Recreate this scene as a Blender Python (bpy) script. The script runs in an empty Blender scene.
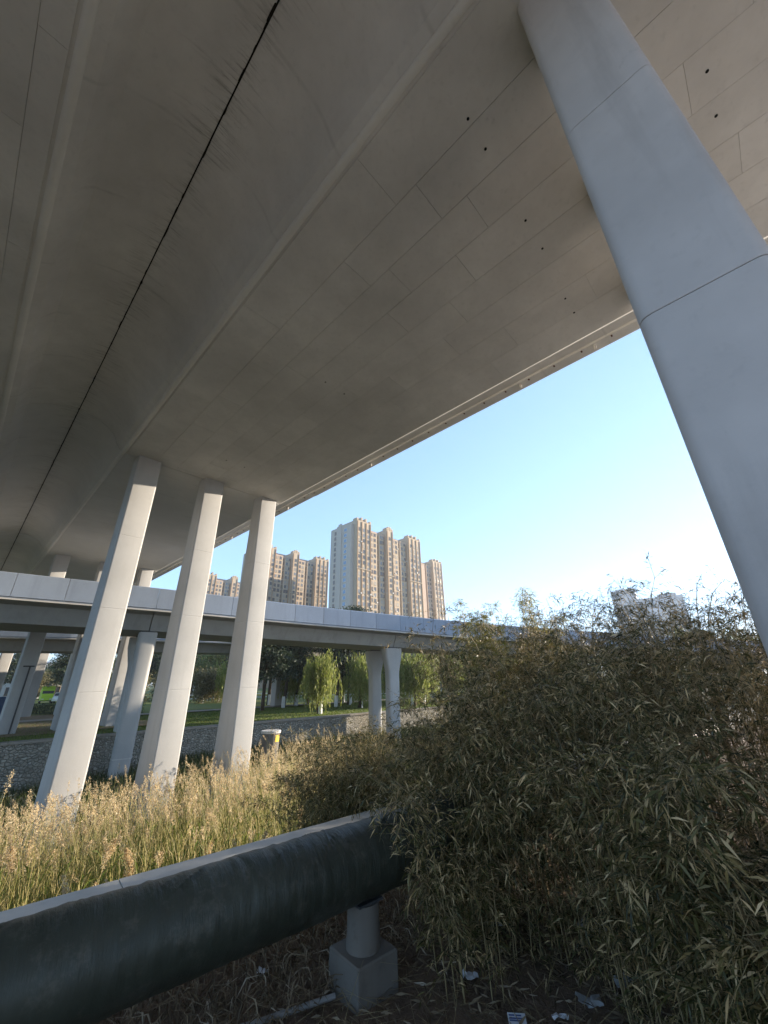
import bpy, bmesh, math, random
import numpy as np
from mathutils import Matrix, Vector
random.seed(7); RNG = np.random.default_rng(11)
R = math.radians
SC = bpy.context.scene
COL = SC.collection

# ------------------------------------------------------------------ camera, sky, sun, exposure
PITCH, ROLL, FPX = .409925, -.019788, 386.98
cp, sp, cr, sr = math.cos(PITCH), math.sin(PITCH), math.cos(ROLL), math.sin(ROLL)
CAM = np.array([[1, 0, 0], [0, -sp, -cp], [0, cp, -sp]]) @ np.array([[cr, -sr, 0], [sr, cr, 0], [0, 0, 1]])
cd = bpy.data.cameras.new('camera'); cam = bpy.data.objects.new('camera', cd); COL.objects.link(cam)
cd.sensor_fit = 'VERTICAL'; cd.sensor_height = 36.0; cd.lens = 36 * FPX / 1024
cd.clip_start = .05; cd.clip_end = 6000
mw = Matrix.Identity(4)
for i in range(3):
    for j in range(3):
        mw[i][j] = CAM[i][j]
cam.matrix_world = mw
SC.camera = cam

SUN_AZ, SUN_EL = R(64), R(10.6)
world = bpy.data.worlds.new('World'); SC.world = world; world.use_nodes = True
wn = world.node_tree; sky = wn.nodes.new('ShaderNodeTexSky'); sky.sky_type = 'NISHITA'; sky.sun_disc = False
sky.sun_elevation = SUN_EL; sky.sun_rotation = SUN_AZ
sky.air_density = .65; sky.dust_density = .05; sky.ozone_density = 4.5
bg = wn.nodes['Background']; bg.inputs['Strength'].default_value = .15
soft = wn.nodes.new('ShaderNodeGamma'); soft.inputs[1].default_value = .53     # the phone's tone curve evens out the sky
wn.links.new(sky.outputs[0], soft.inputs[0]); wn.links.new(soft.outputs[0], bg.inputs['Color'])
sl = bpy.data.lights.new('sun', 'SUN'); sun = bpy.data.objects.new('sun', sl); COL.objects.link(sun)
sl.energy = 2.5; sl.angle = R(.5); sl.color = (1, .87, .70)
S = Vector((math.sin(SUN_AZ) * math.cos(SUN_EL), math.cos(SUN_AZ) * math.cos(SUN_EL), math.sin(SUN_EL)))
sun.rotation_euler = S.to_track_quat('Z', 'Y').to_euler()
vs = SC.view_settings; vs.view_transform = 'Standard'; vs.look = 'None'; vs.gamma = 1; vs.use_curve_mapping = False
vs.exposure = 2.47

# ------------------------------------------------------------------ frames of reference
U = np.array([-.7252194, .68851784]); V = np.array([.68851784, .7252194])     # along the viaduct, across it
DROT = math.atan2(V[1], V[0])
W = np.array([.75927131, .65077422]); N = np.array([-.65077422, .75927131])   # along the channel, across it
CROT = math.atan2(W[1], W[0])
def duv(u, v): return u * U + v * V
def cwn(w, n): return w * W + n * N
def ray(x, y):
    d = CAM @ np.array([x - 384, -(y - 512), -FPX]); return d / math.hypot(d[0], d[1])
def at_z(x, y, z):
    d = ray(x, y); return d * (z / d[2])
ZB, ZL = -2.0, -2.9        # bank, lawn
def chan_z(n, w=2.):
    t = np.clip((np.asarray(n, float) - 4.7) / 11.5, 0, 1); return -2.9 - 2.5 * t + np.clip(.075 * (np.asarray(w, float) - 2), -.3, .6) * t

# ------------------------------------------------------------------ mesh helpers
def link(o, parent=None):
    COL.objects.link(o)
    if parent is not None: o.parent = parent
    return o
def empty(name, loc=(0, 0, 0), rz=0, parent=None):
    o = bpy.data.objects.new(name, None); o.location = loc; o.rotation_euler = (0, 0, rz); o.empty_display_size = .2
    return link(o, parent)
def tag(o, label=None, cat=None, group=None, kind=None):
    if label: o['label'] = label
    if cat: o['category'] = cat
    if group: o['group'] = group
    if kind: o['kind'] = kind
    return o
def add_mesh(name, me, mats, parent=None, loc=None, rz=None):
    o = bpy.data.objects.new(name, me)
    for m in (mats if isinstance(mats, (list, tuple)) else [mats]):
        if m and len(me.materials) < len(mats if isinstance(mats, (list, tuple)) else [mats]): me.materials.append(m)
    if loc is not None: o.location = loc
    if rz is not None: o.rotation_euler = (0, 0, rz)
    return link(o, parent)
class MB:
    def __init__(s): s.v = []; s.f = []; s.m = []; s.smooth = False
    def face(s, idx, m=0): s.f.append(tuple(idx)); s.m.append(m)
    def box(s, x0, x1, y0, y1, z0, z1, m=0):
        b = len(s.v)
        s.v += [(x0, y0, z0), (x1, y0, z0), (x1, y1, z0), (x0, y1, z0), (x0, y0, z1), (x1, y0, z1), (x1, y1, z1), (x0, y1, z1)]
        for q in ((3, 2, 1, 0), (4, 5, 6, 7), (0, 1, 5, 4), (1, 2, 6, 5), (2, 3, 7, 6), (3, 0, 4, 7)): s.face([b + i for i in q], m)
        return s
    def loft(s, rings, m=0, caps=True):
        b = len(s.v); k = len(rings[0])
        for r in rings: s.v += [tuple(p) for p in r]
        for i in range(len(rings) - 1):
            for j in range(k):
                j2 = (j + 1) % k
                s.face((b + i * k + j, b + i * k + j2, b + (i + 1) * k + j2, b + (i + 1) * k + j), m)
        if caps:
            s.face([b + j for j in range(k)][::-1], m); s.face([b + (len(rings) - 1) * k + j for j in range(k)], m)
        return s
    def tube(s, pts, rad, sides=6, m=0, caps=True):
        pts = [Vector(p) for p in pts]; rings = []
        for i, p in enumerate(pts):
            t = (pts[min(i + 1, len(pts) - 1)] - pts[max(i - 1, 0)]).normalized()
            a = t.cross(Vector((0, 0, 1)) if abs(t.z) < .9 else Vector((1, 0, 0))).normalized(); c = t.cross(a)
            r = rad[i] if isinstance(rad, (list, tuple)) else rad
            rings.append([p + (a * math.cos(q) + c * -math.sin(q)) * r for q in [2 * math.pi * k / sides for k in range(sides)]])
        return s.loft(rings, m, caps)
    def lathe(s, prof, sides=24, m=0, c=(0, 0)):
        return s.loft([[(c[0] + r * math.cos(2 * math.pi * k / sides), c[1] + r * math.sin(2 * math.pi * k / sides), z) for k in range(sides)] for r, z in prof], m)
    def mesh(s, name):
        me = bpy.data.meshes.new(name); me.from_pydata([tuple(map(float, p)) for p in s.v], [], s.f)
        me.polygons.foreach_set('material_index', s.m)
        if s.smooth: me.polygons.foreach_set('use_smooth', [True] * len(s.f))
        me.update(); return me
    def build(s, name, mats, parent=None, loc=None, rz=None): return add_mesh(name, s.mesh(name), mats, parent, loc, rz)
def smooth(o, ang=35):
    me = o if isinstance(o, bpy.types.Mesh) else o.data
    me.polygons.foreach_set('use_smooth', [True] * len(me.polygons)); me.set_sharp_from_angle(angle=R(ang)); return o
def tri_mesh(name, verts, faces, matidx=None):
    """fast mesh from numpy arrays (n,3) verts and (m,k) faces"""
    me = bpy.data.meshes.new(name); nv, nf, k = len(verts), len(faces), faces.shape[1]
    me.vertices.add(nv); me.vertices.foreach_set('co', np.ascontiguousarray(verts, np.float32).ravel())
    me.loops.add(nf * k); me.loops.foreach_set('vertex_index', np.ascontiguousarray(faces, np.int32).ravel())
    me.polygons.add(nf); me.polygons.foreach_set('loop_start', np.arange(0, nf * k, k, dtype=np.int32))
    if matidx is not None: me.polygons.foreach_set('material_index', np.ascontiguousarray(matidx, np.int32))
    me.update(calc_edges=True); me.validate(); return me
def unit(a): return a / np.maximum(np.linalg.norm(a, axis=-1, keepdims=True), 1e-9)
def leaves(base, direc, length, width, fold=.25, droop=.12, rng=RNG):
    """lance-shaped leaves: 4 vertices, 2 triangles each, folded on the midrib"""
    n = len(base); d = unit(direc); side = unit(np.cross(d, unit(rng.normal(size=(n, 3))))); up = np.cross(side, d)
    L = np.broadcast_to(np.asarray(length, float), (n,))[:, None]; Wd = np.broadcast_to(np.asarray(width, float), (n,))[:, None]
    mid = base + d * L * .42
    v = np.stack([base, mid + side * Wd * .5 + up * Wd * fold * 0, base + d * L + np.array([0, 0, -1.]) * L * droop, mid - side * Wd * .5 + up * Wd * fold], 1).reshape(-1, 3)
    i = np.arange(n)[:, None] * 4
    f = np.stack([i + np.array([[0, 1, 3]]), i + np.array([[1, 2, 3]])], 1).reshape(-1, 3)
    return v, f
def join(parts):
    vs_, fs_, ms_, o = [], [], [], 0
    for v, f, m in parts:
        vs_.append(v); fs_.append(f + o); ms_.append(np.full(len(f), m)); o += len(v)
    return np.concatenate(vs_), np.concatenate(fs_), np.concatenate(ms_)
def stalks(p0, p1, p2, r0, r1, segs=3):
    """many three-sided stems along quadratic curves"""
    n = len(p0); out = []; ts = np.linspace(0, 1, segs + 1); ang = np.array([0, 2.094, 4.189])
    for t in ts:
        c = (1 - t) ** 2 * p0 + 2 * t * (1 - t) * p1 + t * t * p2; r = (r0 * (1 - t) + r1 * t)
        r = np.broadcast_to(np.asarray(r, float), (n,))[:, None, None]
        off = np.stack([np.cos(ang), np.sin(ang), np.zeros(3)], 1)[None] * r
        out.append(c[:, None, :] + off)
    v = np.stack(out, 1).reshape(-1, 3); k = (segs + 1) * 3
    f = []
    for s_ in range(segs):
        for j in range(3):
            a, b = s_ * 3 + j, s_ * 3 + (j + 1) % 3
            f += [[a, b, b + 3], [a, b + 3, a + 3]]
    f = (np.arange(n)[:, None, None] * k + np.array(f)[None]).reshape(-1, 3)
    return v, f

# ------------------------------------------------------------------ materials
class NT:
    def __init__(s, name):
        s.mat = bpy.data.materials.new(name); s.mat.use_nodes = True; s.t = s.mat.node_tree
        s.b = s.t.nodes['Principled BSDF']; s.out = s.t.nodes['Material Output']
    def n(s, typ, **kw):
        nd = s.t.nodes.new(typ)
        for k, v in kw.items(): setattr(nd, k, v)
        return nd
    def l(s, a, b): s.t.links.new(a, b)
    def coord(s, scale=(1, 1, 1), kind='Object'):
        tc = s.n('ShaderNodeTexCoord'); mp = s.n('ShaderNodeMapping'); mp.inputs['Scale'].default_value = scale
        s.l(tc.outputs[kind], mp.inputs[0]); return mp.outputs[0]
    def noise(s, scale, detail=4, rough=.6, vec=None, sc=(1, 1, 1)):
        nd = s.n('ShaderNodeTexNoise'); nd.inputs['Scale'].default_value = scale; nd.inputs['Detail'].default_value = detail
        nd.inputs['Roughness'].default_value = rough; s.l(vec if vec is not None else s.coord(sc), nd.inputs['Vector']); return nd.outputs[0]
    def ramp(s, fac, stops, interp='LINEAR'):
        nd = s.n('ShaderNodeValToRGB'); cr_ = nd.color_ramp; cr_.interpolation = interp
        while len(cr_.elements) < len(stops): cr_.elements.new(.5)
        for e, (p, c) in zip(cr_.elements, stops):
            e.position = p; e.color = (*c, 1) if len(c) == 3 else c
        s.l(fac, nd.inputs[0]); return nd.outputs[0]
    def g(s, v): return (v, v, v)
    def mix(s, a, b, fac, mode='MIX'):
        nd = s.n('ShaderNodeMix', data_type='RGBA', blend_type=mode)
        for sock, v in ((nd.inputs[6], a), (nd.inputs[7], b), (nd.inputs[0], fac)):
            if isinstance(v, (int, float)): sock.default_value = v
            elif isinstance(v, tuple): sock.default_value = (*v, 1)
            else: s.l(v, sock)
        return nd.outputs[2]
    def math(s, op, a, b=None):
        nd = s.n('ShaderNodeMath', operation=op)
        for sock, v in zip(nd.inputs, (a, b)):
            if v is None: continue
            if isinstance(v, (int, float)): sock.default_value = v
            else: s.l(v, sock)
        return nd.outputs[0]
    def bump(s, h, dist=.01, strength=.6):
        nd = s.n('ShaderNodeBump'); nd.inputs['Distance'].default_value = dist; nd.inputs['Strength'].default_value = strength
        s.l(h, nd.inputs['Height']); s.l(nd.outputs[0], s.b.inputs['Normal'])
    def col(s, c): s.l(c, s.b.inputs['Base Color']) if not isinstance(c, tuple) else setattr(s.b.inputs['Base Color'], 'default_value', (*c, 1))
    def rough(s, r, spec=.3): s.b.inputs['Roughness'].default_value = r; s.b.inputs['Specular IOR Level'].default_value = spec
def mul(c, k): return tuple(x * k for x in c)
def concrete(name, c, var=.13, streak=.12, grime=.10, rnd=.05, rough=.8, joint=None):
    t = NT(name); big = t.noise(.35, 5, .65); fine = t.noise(9, 6, .7); st = t.noise(2.2, 5, .6, sc=(1, 1, .09))
    a = t.mix(mul(c, 1 - var), mul(c, 1 + var * .7), t.ramp(big, [(.3, (0, 0, 0)), (.7, (1, 1, 1))]))
    a = t.mix(a, mul(c, 1 - streak * 1.6), t.math('MULTIPLY', t.ramp(st, [(.5, (0, 0, 0)), (.78, (1, 1, 1))]), .5))
    a = t.mix(a, mul(c, .55), t.math('MULTIPLY', t.ramp(fine, [(.55, (0, 0, 0)), (.8, (1, 1, 1))]), grime * 2))
    sc_ = t.ramp(t.noise(1.6, 6, .75, sc=(1, 1, .6)), [(.64, (0, 0, 0)), (.70, (1, 1, 1))]); sc2 = t.ramp(t.noise(16, 4, .7), [(.5, (0, 0, 0)), (.6, (1, 1, 1))])
    a = t.mix(a, mul(c, .62), t.math('MULTIPLY', t.math('MULTIPLY', sc_, sc2), .55))
    if rnd:
        oi = t.n('ShaderNodeObjectInfo'); a = t.mix(a, t.ramp(oi.outputs['Random'], [(0, t.g(1 - rnd * 2)), (1, t.g(1.0))]), 1.0, 'MULTIPLY')
    if joint:   # rust and water streaks either side of the joint between the two decks
        sx = t.n('ShaderNodeSeparateXYZ'); tc = t.n('ShaderNodeTexCoord'); t.l(tc.outputs['Object'], sx.inputs[0])
        dist = t.math('ABSOLUTE', t.math('SUBTRACT', sx.outputs['X'], joint[0]))
        reach = t.ramp(t.noise(1.1, 5, .75, sc=(.02, 1, .02)), [(.38, t.g(.02)), (.75, t.g(1))])
        reach = t.math('MULTIPLY', reach, joint[1])
        fall = t.n('ShaderNodeMapRange', clamp=True); fall.inputs['To Min'].default_value = 1; fall.inputs['To Max'].default_value = 0
        t.l(dist, fall.inputs[0]); t.l(reach, fall.inputs['From Max'])
        line = t.ramp(t.noise(19, 6, .8, sc=(.07, 1, .05)), [(.5, (0, 0, 0)), (.68, (1, 1, 1))])
        fac = t.math('MULTIPLY', t.math('MULTIPLY', fall.outputs[0], line), .75)
        a = t.mix(a, (.045, .034, .024), fac)
        # hairline transverse cracks
        cr1 = t.n('ShaderNodeTexWave', wave_type='BANDS', bands_direction='Y'); cr1.inputs['Scale'].default_value = .137
        cr1.inputs['Distortion'].default_value = .25; cr1.inputs['Detail'].default_value = 3; t.l(t.coord(), cr1.inputs['Vector'])
        msk = t.ramp(t.noise(.9, 4, .6), [(.45, (0, 0, 0)), (.6, (1, 1, 1))])
        a = t.mix(a, mul(c, .35), t.math('MULTIPLY', t.math('MULTIPLY', t.ramp(cr1.outputs[1], [(.9975, (0, 0, 0)), (.9995, (1, 1, 1))]), msk), .22))
    t.col(a); t.rough(rough, .25); t.bump(t.math('ADD', fine, t.math('MULTIPLY', big, 2.0)), .006, .35)
    return t.mat
def simple(name, c, rough=.6, spec=.3, var=.12, scale=6, metal=0):
    t = NT(name); a = t.mix(mul(c, 1 - var), mul(c, 1 + var), t.noise(scale, 5, .65)); t.col(a); t.rough(rough, spec); t.b.inputs['Metallic'].default_value = metal
    return t.mat
def foliage(name, stops, trans=.3, rough=.5, spec=.3):
    t = NT(name); ge = t.n('ShaderNodeNewGeometry'); c = t.ramp(ge.outputs['Random Per Island'], stops, 'LINEAR')
    t.col(c); t.rough(rough, spec); tr = t.n('ShaderNodeBsdfTranslucent'); t.l(c, tr.inputs[0]); mx = t.n('ShaderNodeMixShader')
    mx.inputs[0].default_value = trans; t.l(t.b.outputs[0], mx.inputs[1]); t.l(tr.outputs[0], mx.inputs[2]); t.l(mx.outputs[0], t.out.inputs[0])
    return t.mat

PAINT = (.56, .535, .505)
M = {}
M['pier'] = concrete('pier_concrete', (.42, .41, .395), .12, .14, .05, 0, .62); M['pier_near_lightened'] = concrete('near_pier_lightened', (.57, .53, .515), .16, .34, .12, 0, .62)  # same concrete; shaded near pier lightened in colour to stand in for fill light
M['deck'] = concrete('deck_concrete', (.56, .54, .51), .18, .08, .16, 0, .8, joint=(.75, 1.4))
M['deckfar'] = concrete('deck_concrete_smooth', (.55, .535, .51), .10, .05, .06, 0, .8, joint=(.75, 1.8))
M['panel'] = concrete('soffit_concrete', (.57, .55, .52), .19, .08, .20, .035, .8)
M['fascia'] = concrete('fascia_concrete', (.58, .55, .51), .10, .2, .12, .03)
M['bead'] = concrete('corner_concrete', (.61, .59, .555), .10, .05, .1, 0)
M['ramp'] = concrete('ramp_concrete', (.36, .35, .33), .12, .25, .12, .04)
M['parapet'] = concrete('parapet_blue_grey', (.29, .335, .41), .10, .20, .12, .02, .36)  # even blue-grey base colour with streaks and grime
M['base'] = concrete('footing_concrete', (.19, .172, .15), .25, .3, .4, .03, .9)
M['black'] = simple('joint_black', (.012, .010, .008), .9, .1, .4, 20)
M['rust'] = simple('rust', (.09, .04, .02), .9, .1, .5, 12)
M['hole'] = simple('hole_black', (.006, .006, .006), 1, 0, .1)
M['white'] = simple('white_paint', (.75, .75, .74), .6, .3, .08)
M['yellow'] = simple('yellow_paint', (.75, .48, .03), .5, .3, .15, 9)
M['dgrey'] = simple('dark_grey', (.06, .062, .065), .5, .4, .1)
M['steel'] = simple('grey_plastic', (.30, .29, .28), .5, .4, .12)

# ------------------------------------------------------------------ ground: bank, channel bed, lawn
def ground_mat(name, c1, c2, c3, s1=.25, s2=3, bd=.03):
    t = NT(name); a = t.mix(c1, c2, t.ramp(t.noise(s1, 6, .65), [(.38, (0, 0, 0)), (.62, (1, 1, 1))])); f = t.noise(s2 * 8, 5, .7)
    a = t.mix(a, c3, t.ramp(t.noise(s2, 6, .7), [(.45, (0, 0, 0)), (.7, (1, 1, 1))])); a = t.mix(a, (.4, .4, .4), t.math('MULTIPLY', f, .5), 'MULTIPLY') if False else a
    t.col(a); t.rough(.95, .1); t.bump(t.math('ADD', t.noise(s2, 6, .7), f), bd, .8); return t.mat
M['dirt'] = ground_mat('bank_dirt', (.19, .135, .10), (.25, .18, .13), (.13, .095, .072), .8, 5, .03)
M['bed'] = ground_mat('channel_soil', (.08, .075, .04), (.11, .09, .05), (.05, .055, .025), .3, 3)
M['lawn'] = ground_mat('lawn_grass', (.10, .14, .035), (.14, .16, .055), (.17, .145, .07), .12, 2.5, .05)
M['earth'] = ground_mat('bare_earth', (.26, .19, .12), (.20, .15, .095), (.15, .12, .08), .5, 4)
M['paving'] = ground_mat('path_paving', (.30, .27, .23), (.34, .30, .25), (.24, .22, .19), .8, 5, .01)

def sheet(name, ws, ns, zf, mat, noise=0., label=None):
    ws, ns = np.asarray(ws, float), np.asarray(ns, float); A, B = np.meshgrid(ws, ns)
    Z = zf(A, B) if callable(zf) else np.full_like(A, zf)
    if noise: Z = Z + noise * (np.sin(A * 1.7 + 1.3 * np.sin(B * 1.1)) * np.cos(B * 1.9) * .5 + RNG.normal(size=A.shape) * .25)
    v = np.stack([A.ravel(), B.ravel(), Z.ravel()], 1); nw, nn = len(ws), len(ns)
    i = (np.arange(nn - 1)[:, None] * nw + np.arange(nw - 1)[None]).ravel()
    f = np.stack([i, i + 1, i + nw + 1, i + nw], 1)
    me = tri_mesh(name, v, f); me.polygons.foreach_set('use_smooth', [True] * len(f))
    o = add_mesh(name, me, mat, rz=CROT); tag(o, kind='structure'); return o
def spaced(lo, hi, a, b, step): return np.concatenate([[lo, (lo + a) / 2], np.arange(a, b + 1e-6, step), [(hi + b) / 2, hi]])
sheet('bank', spaced(-500, 900, -12, 22, .25), np.concatenate([[-900, -300, -60, -20, -10], np.arange(-.9, 4.51, .2)]), lambda a, b: np.where(b < -.8, ZB - .06, ZB), M['dirt'], .025)
sheet('channel_bed', spaced(-500, 900, -30, 60, 1.), np.arange(4.5, 33.4, .7), lambda a, b: chan_z(b, a), M['bed'], .05)
sheet('lawn', spaced(-3500, 3500, -60, 110, 2.), np.concatenate([np.arange(33.1, 75, 2), [90, 130, 250, 600, 1500, 4000]]), ZL, M['lawn'], .03)
sheet('park_path', np.arange(-60, 110, 5.), [50.2, 52.6], ZL + .10, M['paving'])
eo = sheet('bare_ground', np.arange(0, 13.1, 1), np.arange(36.5, 62, 1.5), ZL + .06, M['earth'], .02); eo.rotation_euler = (0, 0, DROT)

M['road'] = ground_mat('bounce_road_concrete', (.40, .385, .36), (.46, .44, .41), (.34, .325, .30), .4, 4, .006)
ro = sheet('bounce_road', np.arange(-120, 200, 4.), [-16, -11, -6, -.9], ZB + .012, M['road'])  # unseen pale road, added behind the camera to bounce light onto soffit and pier
# ------------------------------------------------------------------ channel walls
t = NT('rubble_masonry'); vo = t.n('ShaderNodeTexVoronoi'); vo.inputs['Scale'].default_value = 5.2; t.l(t.coord((1, 1, 1.25)), vo.inputs['Vector'])
ve = t.n('ShaderNodeTexVoronoi', feature='DISTANCE_TO_EDGE'); ve.inputs['Scale'].default_value = 5.2; t.l(t.coord((1, 1, 1.25)), ve.inputs['Vector'])
cc = t.ramp(vo.outputs['Color'], [(0, (.28, .255, .22)), (.5, (.46, .42, .36)), (1, (.64, .60, .53))])
cc = t.mix((.27, .245, .21), cc, t.ramp(ve.outputs[0], [(.02, (0, 0, 0)), (.08, (1, 1, 1))])); cc = t.mix(cc, (.08, .09, .05), t.math('MULTIPLY', t.noise(.6, 5, .7), .5))
t.col(cc); t.rough(.9, .15); t.bump(t.ramp(ve.outputs[0], [(0, (0, 0, 0)), (.15, (1, 1, 1))]), .06, 1.0); M['rubble'] = t.mat
wall = empty('stone_retaining_wall', (*cwn(0, 33.0), -5.4), CROT)
tag(wall, 'rubble stone retaining wall along the far side of the reed channel', 'wall')
MB().box(-90, 160, -.15, .55, 0, 2.44).build('stonework', M['rubble'], wall)
for k in range(50): MB().box(-90 + k * 5 + .01, -85 + k * 5 - .01, -.24, .62, 2.443, 2.565).build('coping', M['paving'], wall) if -40 < -90 + k * 5 < 90 else None
curb = empty('concrete_curb', (*cwn(0, 4.52), -3.7), CROT)
tag(curb, 'low pale concrete curb wall running behind the dark pipe', 'wall')
for k in range(16):
    x0 = -14 + k * 2.5
    MB().box(x0, x0 + 2.492, -.20, .18, 0, 2.20 + RNG.uniform(-.003, .003)).build('curb_block', M['fascia'], curb)

# ------------------------------------------------------------------ the viaduct overhead: twin box decks
H = 9.5
R_PROF = [(2.73, 9.5), (2.66, 9.515), (2.42, 9.70), (2.36, 9.80), (2.26, 10.02), (2.12, 10.24), (1.93, 10.42), (1.65, 10.58), (1.30, 10.70), (.765, 10.79),
          (.765, 11.15), (7, 11.3), (13.12, 11.15), (13.12, 10.84), (12.98, 10.80), (12.62, 10.80), (12.58, 10.86), (11.9, 10.78), (11.35, 10.55), (11.0, 10.1), (10.78, 9.68), (10.70, 9.53), (10.62, 9.5)]
L_PROF = [(1.5 - x - (.12 if 2.0 < x < 8 else 0), z) for x, z in R_PROF][::-1]
def deck_span(name, prof, y0, y1, mat, parent):
    m = MB(); ys = np.linspace(y0, y1, 5)
    m.loft([[(x, y, z) for x, z in prof] for y in ys][::-1]); o = m.build(name, mat, parent); me = o.data
    me.polygons.foreach_set('use_smooth', [True] * len(me.polygons))
    try: me.set_sharp_from_angle(angle=R(20))
    except Exception: pass
    return o
SPANS = [(-24, 18.45, 'deck'), (18.53, 38.9, 'deckfar'), (38.98, 59.2, 'deckfar'), (59.28, 98, 'deckfar')]
vcells = [2.80, 3.95, 4.87, 5.77, 6.70, 7.62, 8.54, 9.5, 10.56]
for side, prof, lab in ((0, R_PROF, 'wide concrete viaduct deck overhead carried on the slanting rows of piers'), (1, L_PROF, 'second concrete deck at upper left beyond the stained joint')):
    root = empty('viaduct_deck', (0, 0, 0), DROT); tag(root, lab, 'bridge')
    for y0, y1, mk in SPANS:
        dz = 0 if mk == 'deck' else .03
        deck_span('deck_span', [(x, z + dz) for x, z in prof], y0, y1, M[mk], root)
    cells = vcells if side == 0 else [-1.44, -1.83, -2.75, -3.7]
    for c in range(len(cells) - 1):
        a, b = sorted((cells[c], cells[c + 1])); off = (0, .55, 1.2, .3, 1.75, .9, .1, 1.4)[c]
        y = -6 - off
        while y < 18.2:
            y2 = min(y + 2.3 * RNG.choice([1, 1, 2, 2]), 18.40)
            if y2 - y > .3:
                g = RNG.uniform(.002, .0045); dz = RNG.uniform(-.0012, .0012)
                MB().box(a + g, b - g, y + g * .8, y2 - g * .8, 9.478 + dz, 9.51).build('soffit_panel', M['panel'], root)
            y = y2
    bx = 2.675 if side == 0 else -1.315
    for y0, y1, mk in SPANS:
        m = MB(); m.loft([[(bx + .095 * math.cos(q), y, 9.548 + (0 if mk == 'deck' else .03) + .075 * math.sin(q)) for q in [2 * math.pi * k / 16 for k in range(16)]] for y in (y1, (y0 + y1) / 2, y0)]); smooth(m.build('corner_bead', M['bead'], root), 60)
    if side == 0:
        for u_, v_ in ((1.30, 3.83), (1.30, 4.45), (1.32, 6.23), (1.31, 7.11), (1.43, 8.87), (1.42, 9.5), (-1.98, 6.18), (-2.02, 7.02), (8.6, 6.25), (8.6, 7.1), (15.9, 6.2), (15.9, 7.1)):
            MB().lathe([(.027, 9.463), (.027, 9.49), (.036, 9.49), (.036, 9.466)][0:2], 12).build('drain_hole', M['hole'], root, loc=(v_, u_, .008))
        for k in range(24):
            y0 = -22 + k * 5
            MB().box(12.80, 13.10, y0 + .01, y0 + 4.985, 11.15, 12.15).build('parapet', M['parapet'], root)
            for q in range(5):
                if 0 < y0 + q < 45: MB().box(12.66, 12.74, y0 + q * 1.0, y0 + q * 1.0 + .05, 10.775, 10.803).build('drip_bracket', M['rust'], root)
        for u_ in (1.6, 4.4, 13.0, 21.0, 29): MB().lathe([(.045, 10.62), (.05, 10.84)], 10).build('drain_spout', M['fascia'], root, loc=(12.75, u_, 0))
# the ragged filler hanging from the joint
m = MB(); y = -8.0
while y < 60:
    d = .014 + abs(RNG.normal()) * .012; k = RNG.uniform(.10, .35); dz = abs(RNG.normal()) * .012 + .003; cx = .75 + RNG.normal() * .006
    if RNG.random() < .06: d += .022; dz += .02
    m.loft([[(cx - d * .5, y, 10.90), (cx + d * .5, y, 10.90), (cx + d * .35, y, 10.79 - dz * .3), (cx - d * .45, y, 10.79 - dz * .3)],
            [(cx - d * .6, y + k * .5, 10.90), (cx + d * .6, y + k * .5, 10.90), (cx + d * .4, y + k * .5, 10.785 - dz), (cx - d * .5, y + k * .5, 10.785 - dz)],
            [(cx - d * .5, y + k, 10.90), (cx + d * .5, y + k, 10.90), (cx + d * .35, y + k, 10.79 - dz * .3), (cx - d * .45, y + k, 10.79 - dz * .3)]][::-1])
    y += k * .97
m.box(.735, .765, -24, 98, 10.80, 10.89); jo = m.build('deck_joint_filler', M['black'], None, rz=DROT)
tag(jo, 'ragged black joint filler strip between the two decks overhead', 'joint')

# ------------------------------------------------------------------ viaduct piers
def rrect(hx, hy, r, z, k=5):
    p = []
    for sx, sy, a0 in ((1, 1, 0), (-1, 1, 90), (-1, -1, 180), (1, -1, 270)):
        for i in range(k): a = R(a0 + 90 * i / (k - 1)); p.append((sx * (hx - r) + r * math.cos(a), sy * (hy - r) + r * math.sin(a), z))
    return p
_pm = {}
def pier_meshes(zb):
    if zb not in _pm:
        hx, hy, r = .48, .43, (.07 if zb < -2.5 else .10); out = []; gp = .0035 if zb > -2.5 else .0012; js = [zb, -.2, 2.75, 5.72, 9.60] if zb < -2.5 else [zb, -.2, 2.75, 5.72, 9.60]
        for a, b in zip(js[:-1], js[1:]):
            m = MB(); g = .005
            def ring(z, ins=0):
                e = 0 if zb > -2.5 else max(0, .40 * (9.5 - z) / 12.7)
                return [(x, y + e, z_) for x, y, z_ in rrect(hx - ins, hy + e - ins, r, z)]
            m.loft([ring(a + gp, .003), ring(a + gp + g), ring(a + .03), ring((a + b) / 2), ring(b - .03), ring(b - gp - g), ring(b - gp, .003)])
            me = m.mesh('shaft_lift'); me.materials.append(M['pier'] if zb < -2.5 else M['pier_near_lightened']); smooth(me); out.append(me)
        _pm[zb] = out
    return _pm[zb]
def pier(u_, v_, zb, label):
    p = duv(u_ + .43, v_); root = empty('viaduct_pier', (p[0], p[1], 0), DROT); tag(root, label, 'pier', 'viaduct piers')
    for me in pier_meshes(zb): add_mesh('shaft_lift', me, [], root)
    return root
PV = (3.72, 6.72, 9.78)
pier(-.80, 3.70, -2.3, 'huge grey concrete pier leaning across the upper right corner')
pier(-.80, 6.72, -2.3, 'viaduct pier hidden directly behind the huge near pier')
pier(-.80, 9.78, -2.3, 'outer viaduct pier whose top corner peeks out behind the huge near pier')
for v_, l_ in zip(PV, ('leftmost of the three tall sunlit piers standing in the reeds', 'middle of the three tall sunlit piers standing in the reeds', 'rightmost of the three tall sunlit piers standing in the reeds')):
    pier(18.15, v_, -5.6, l_)
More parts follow.
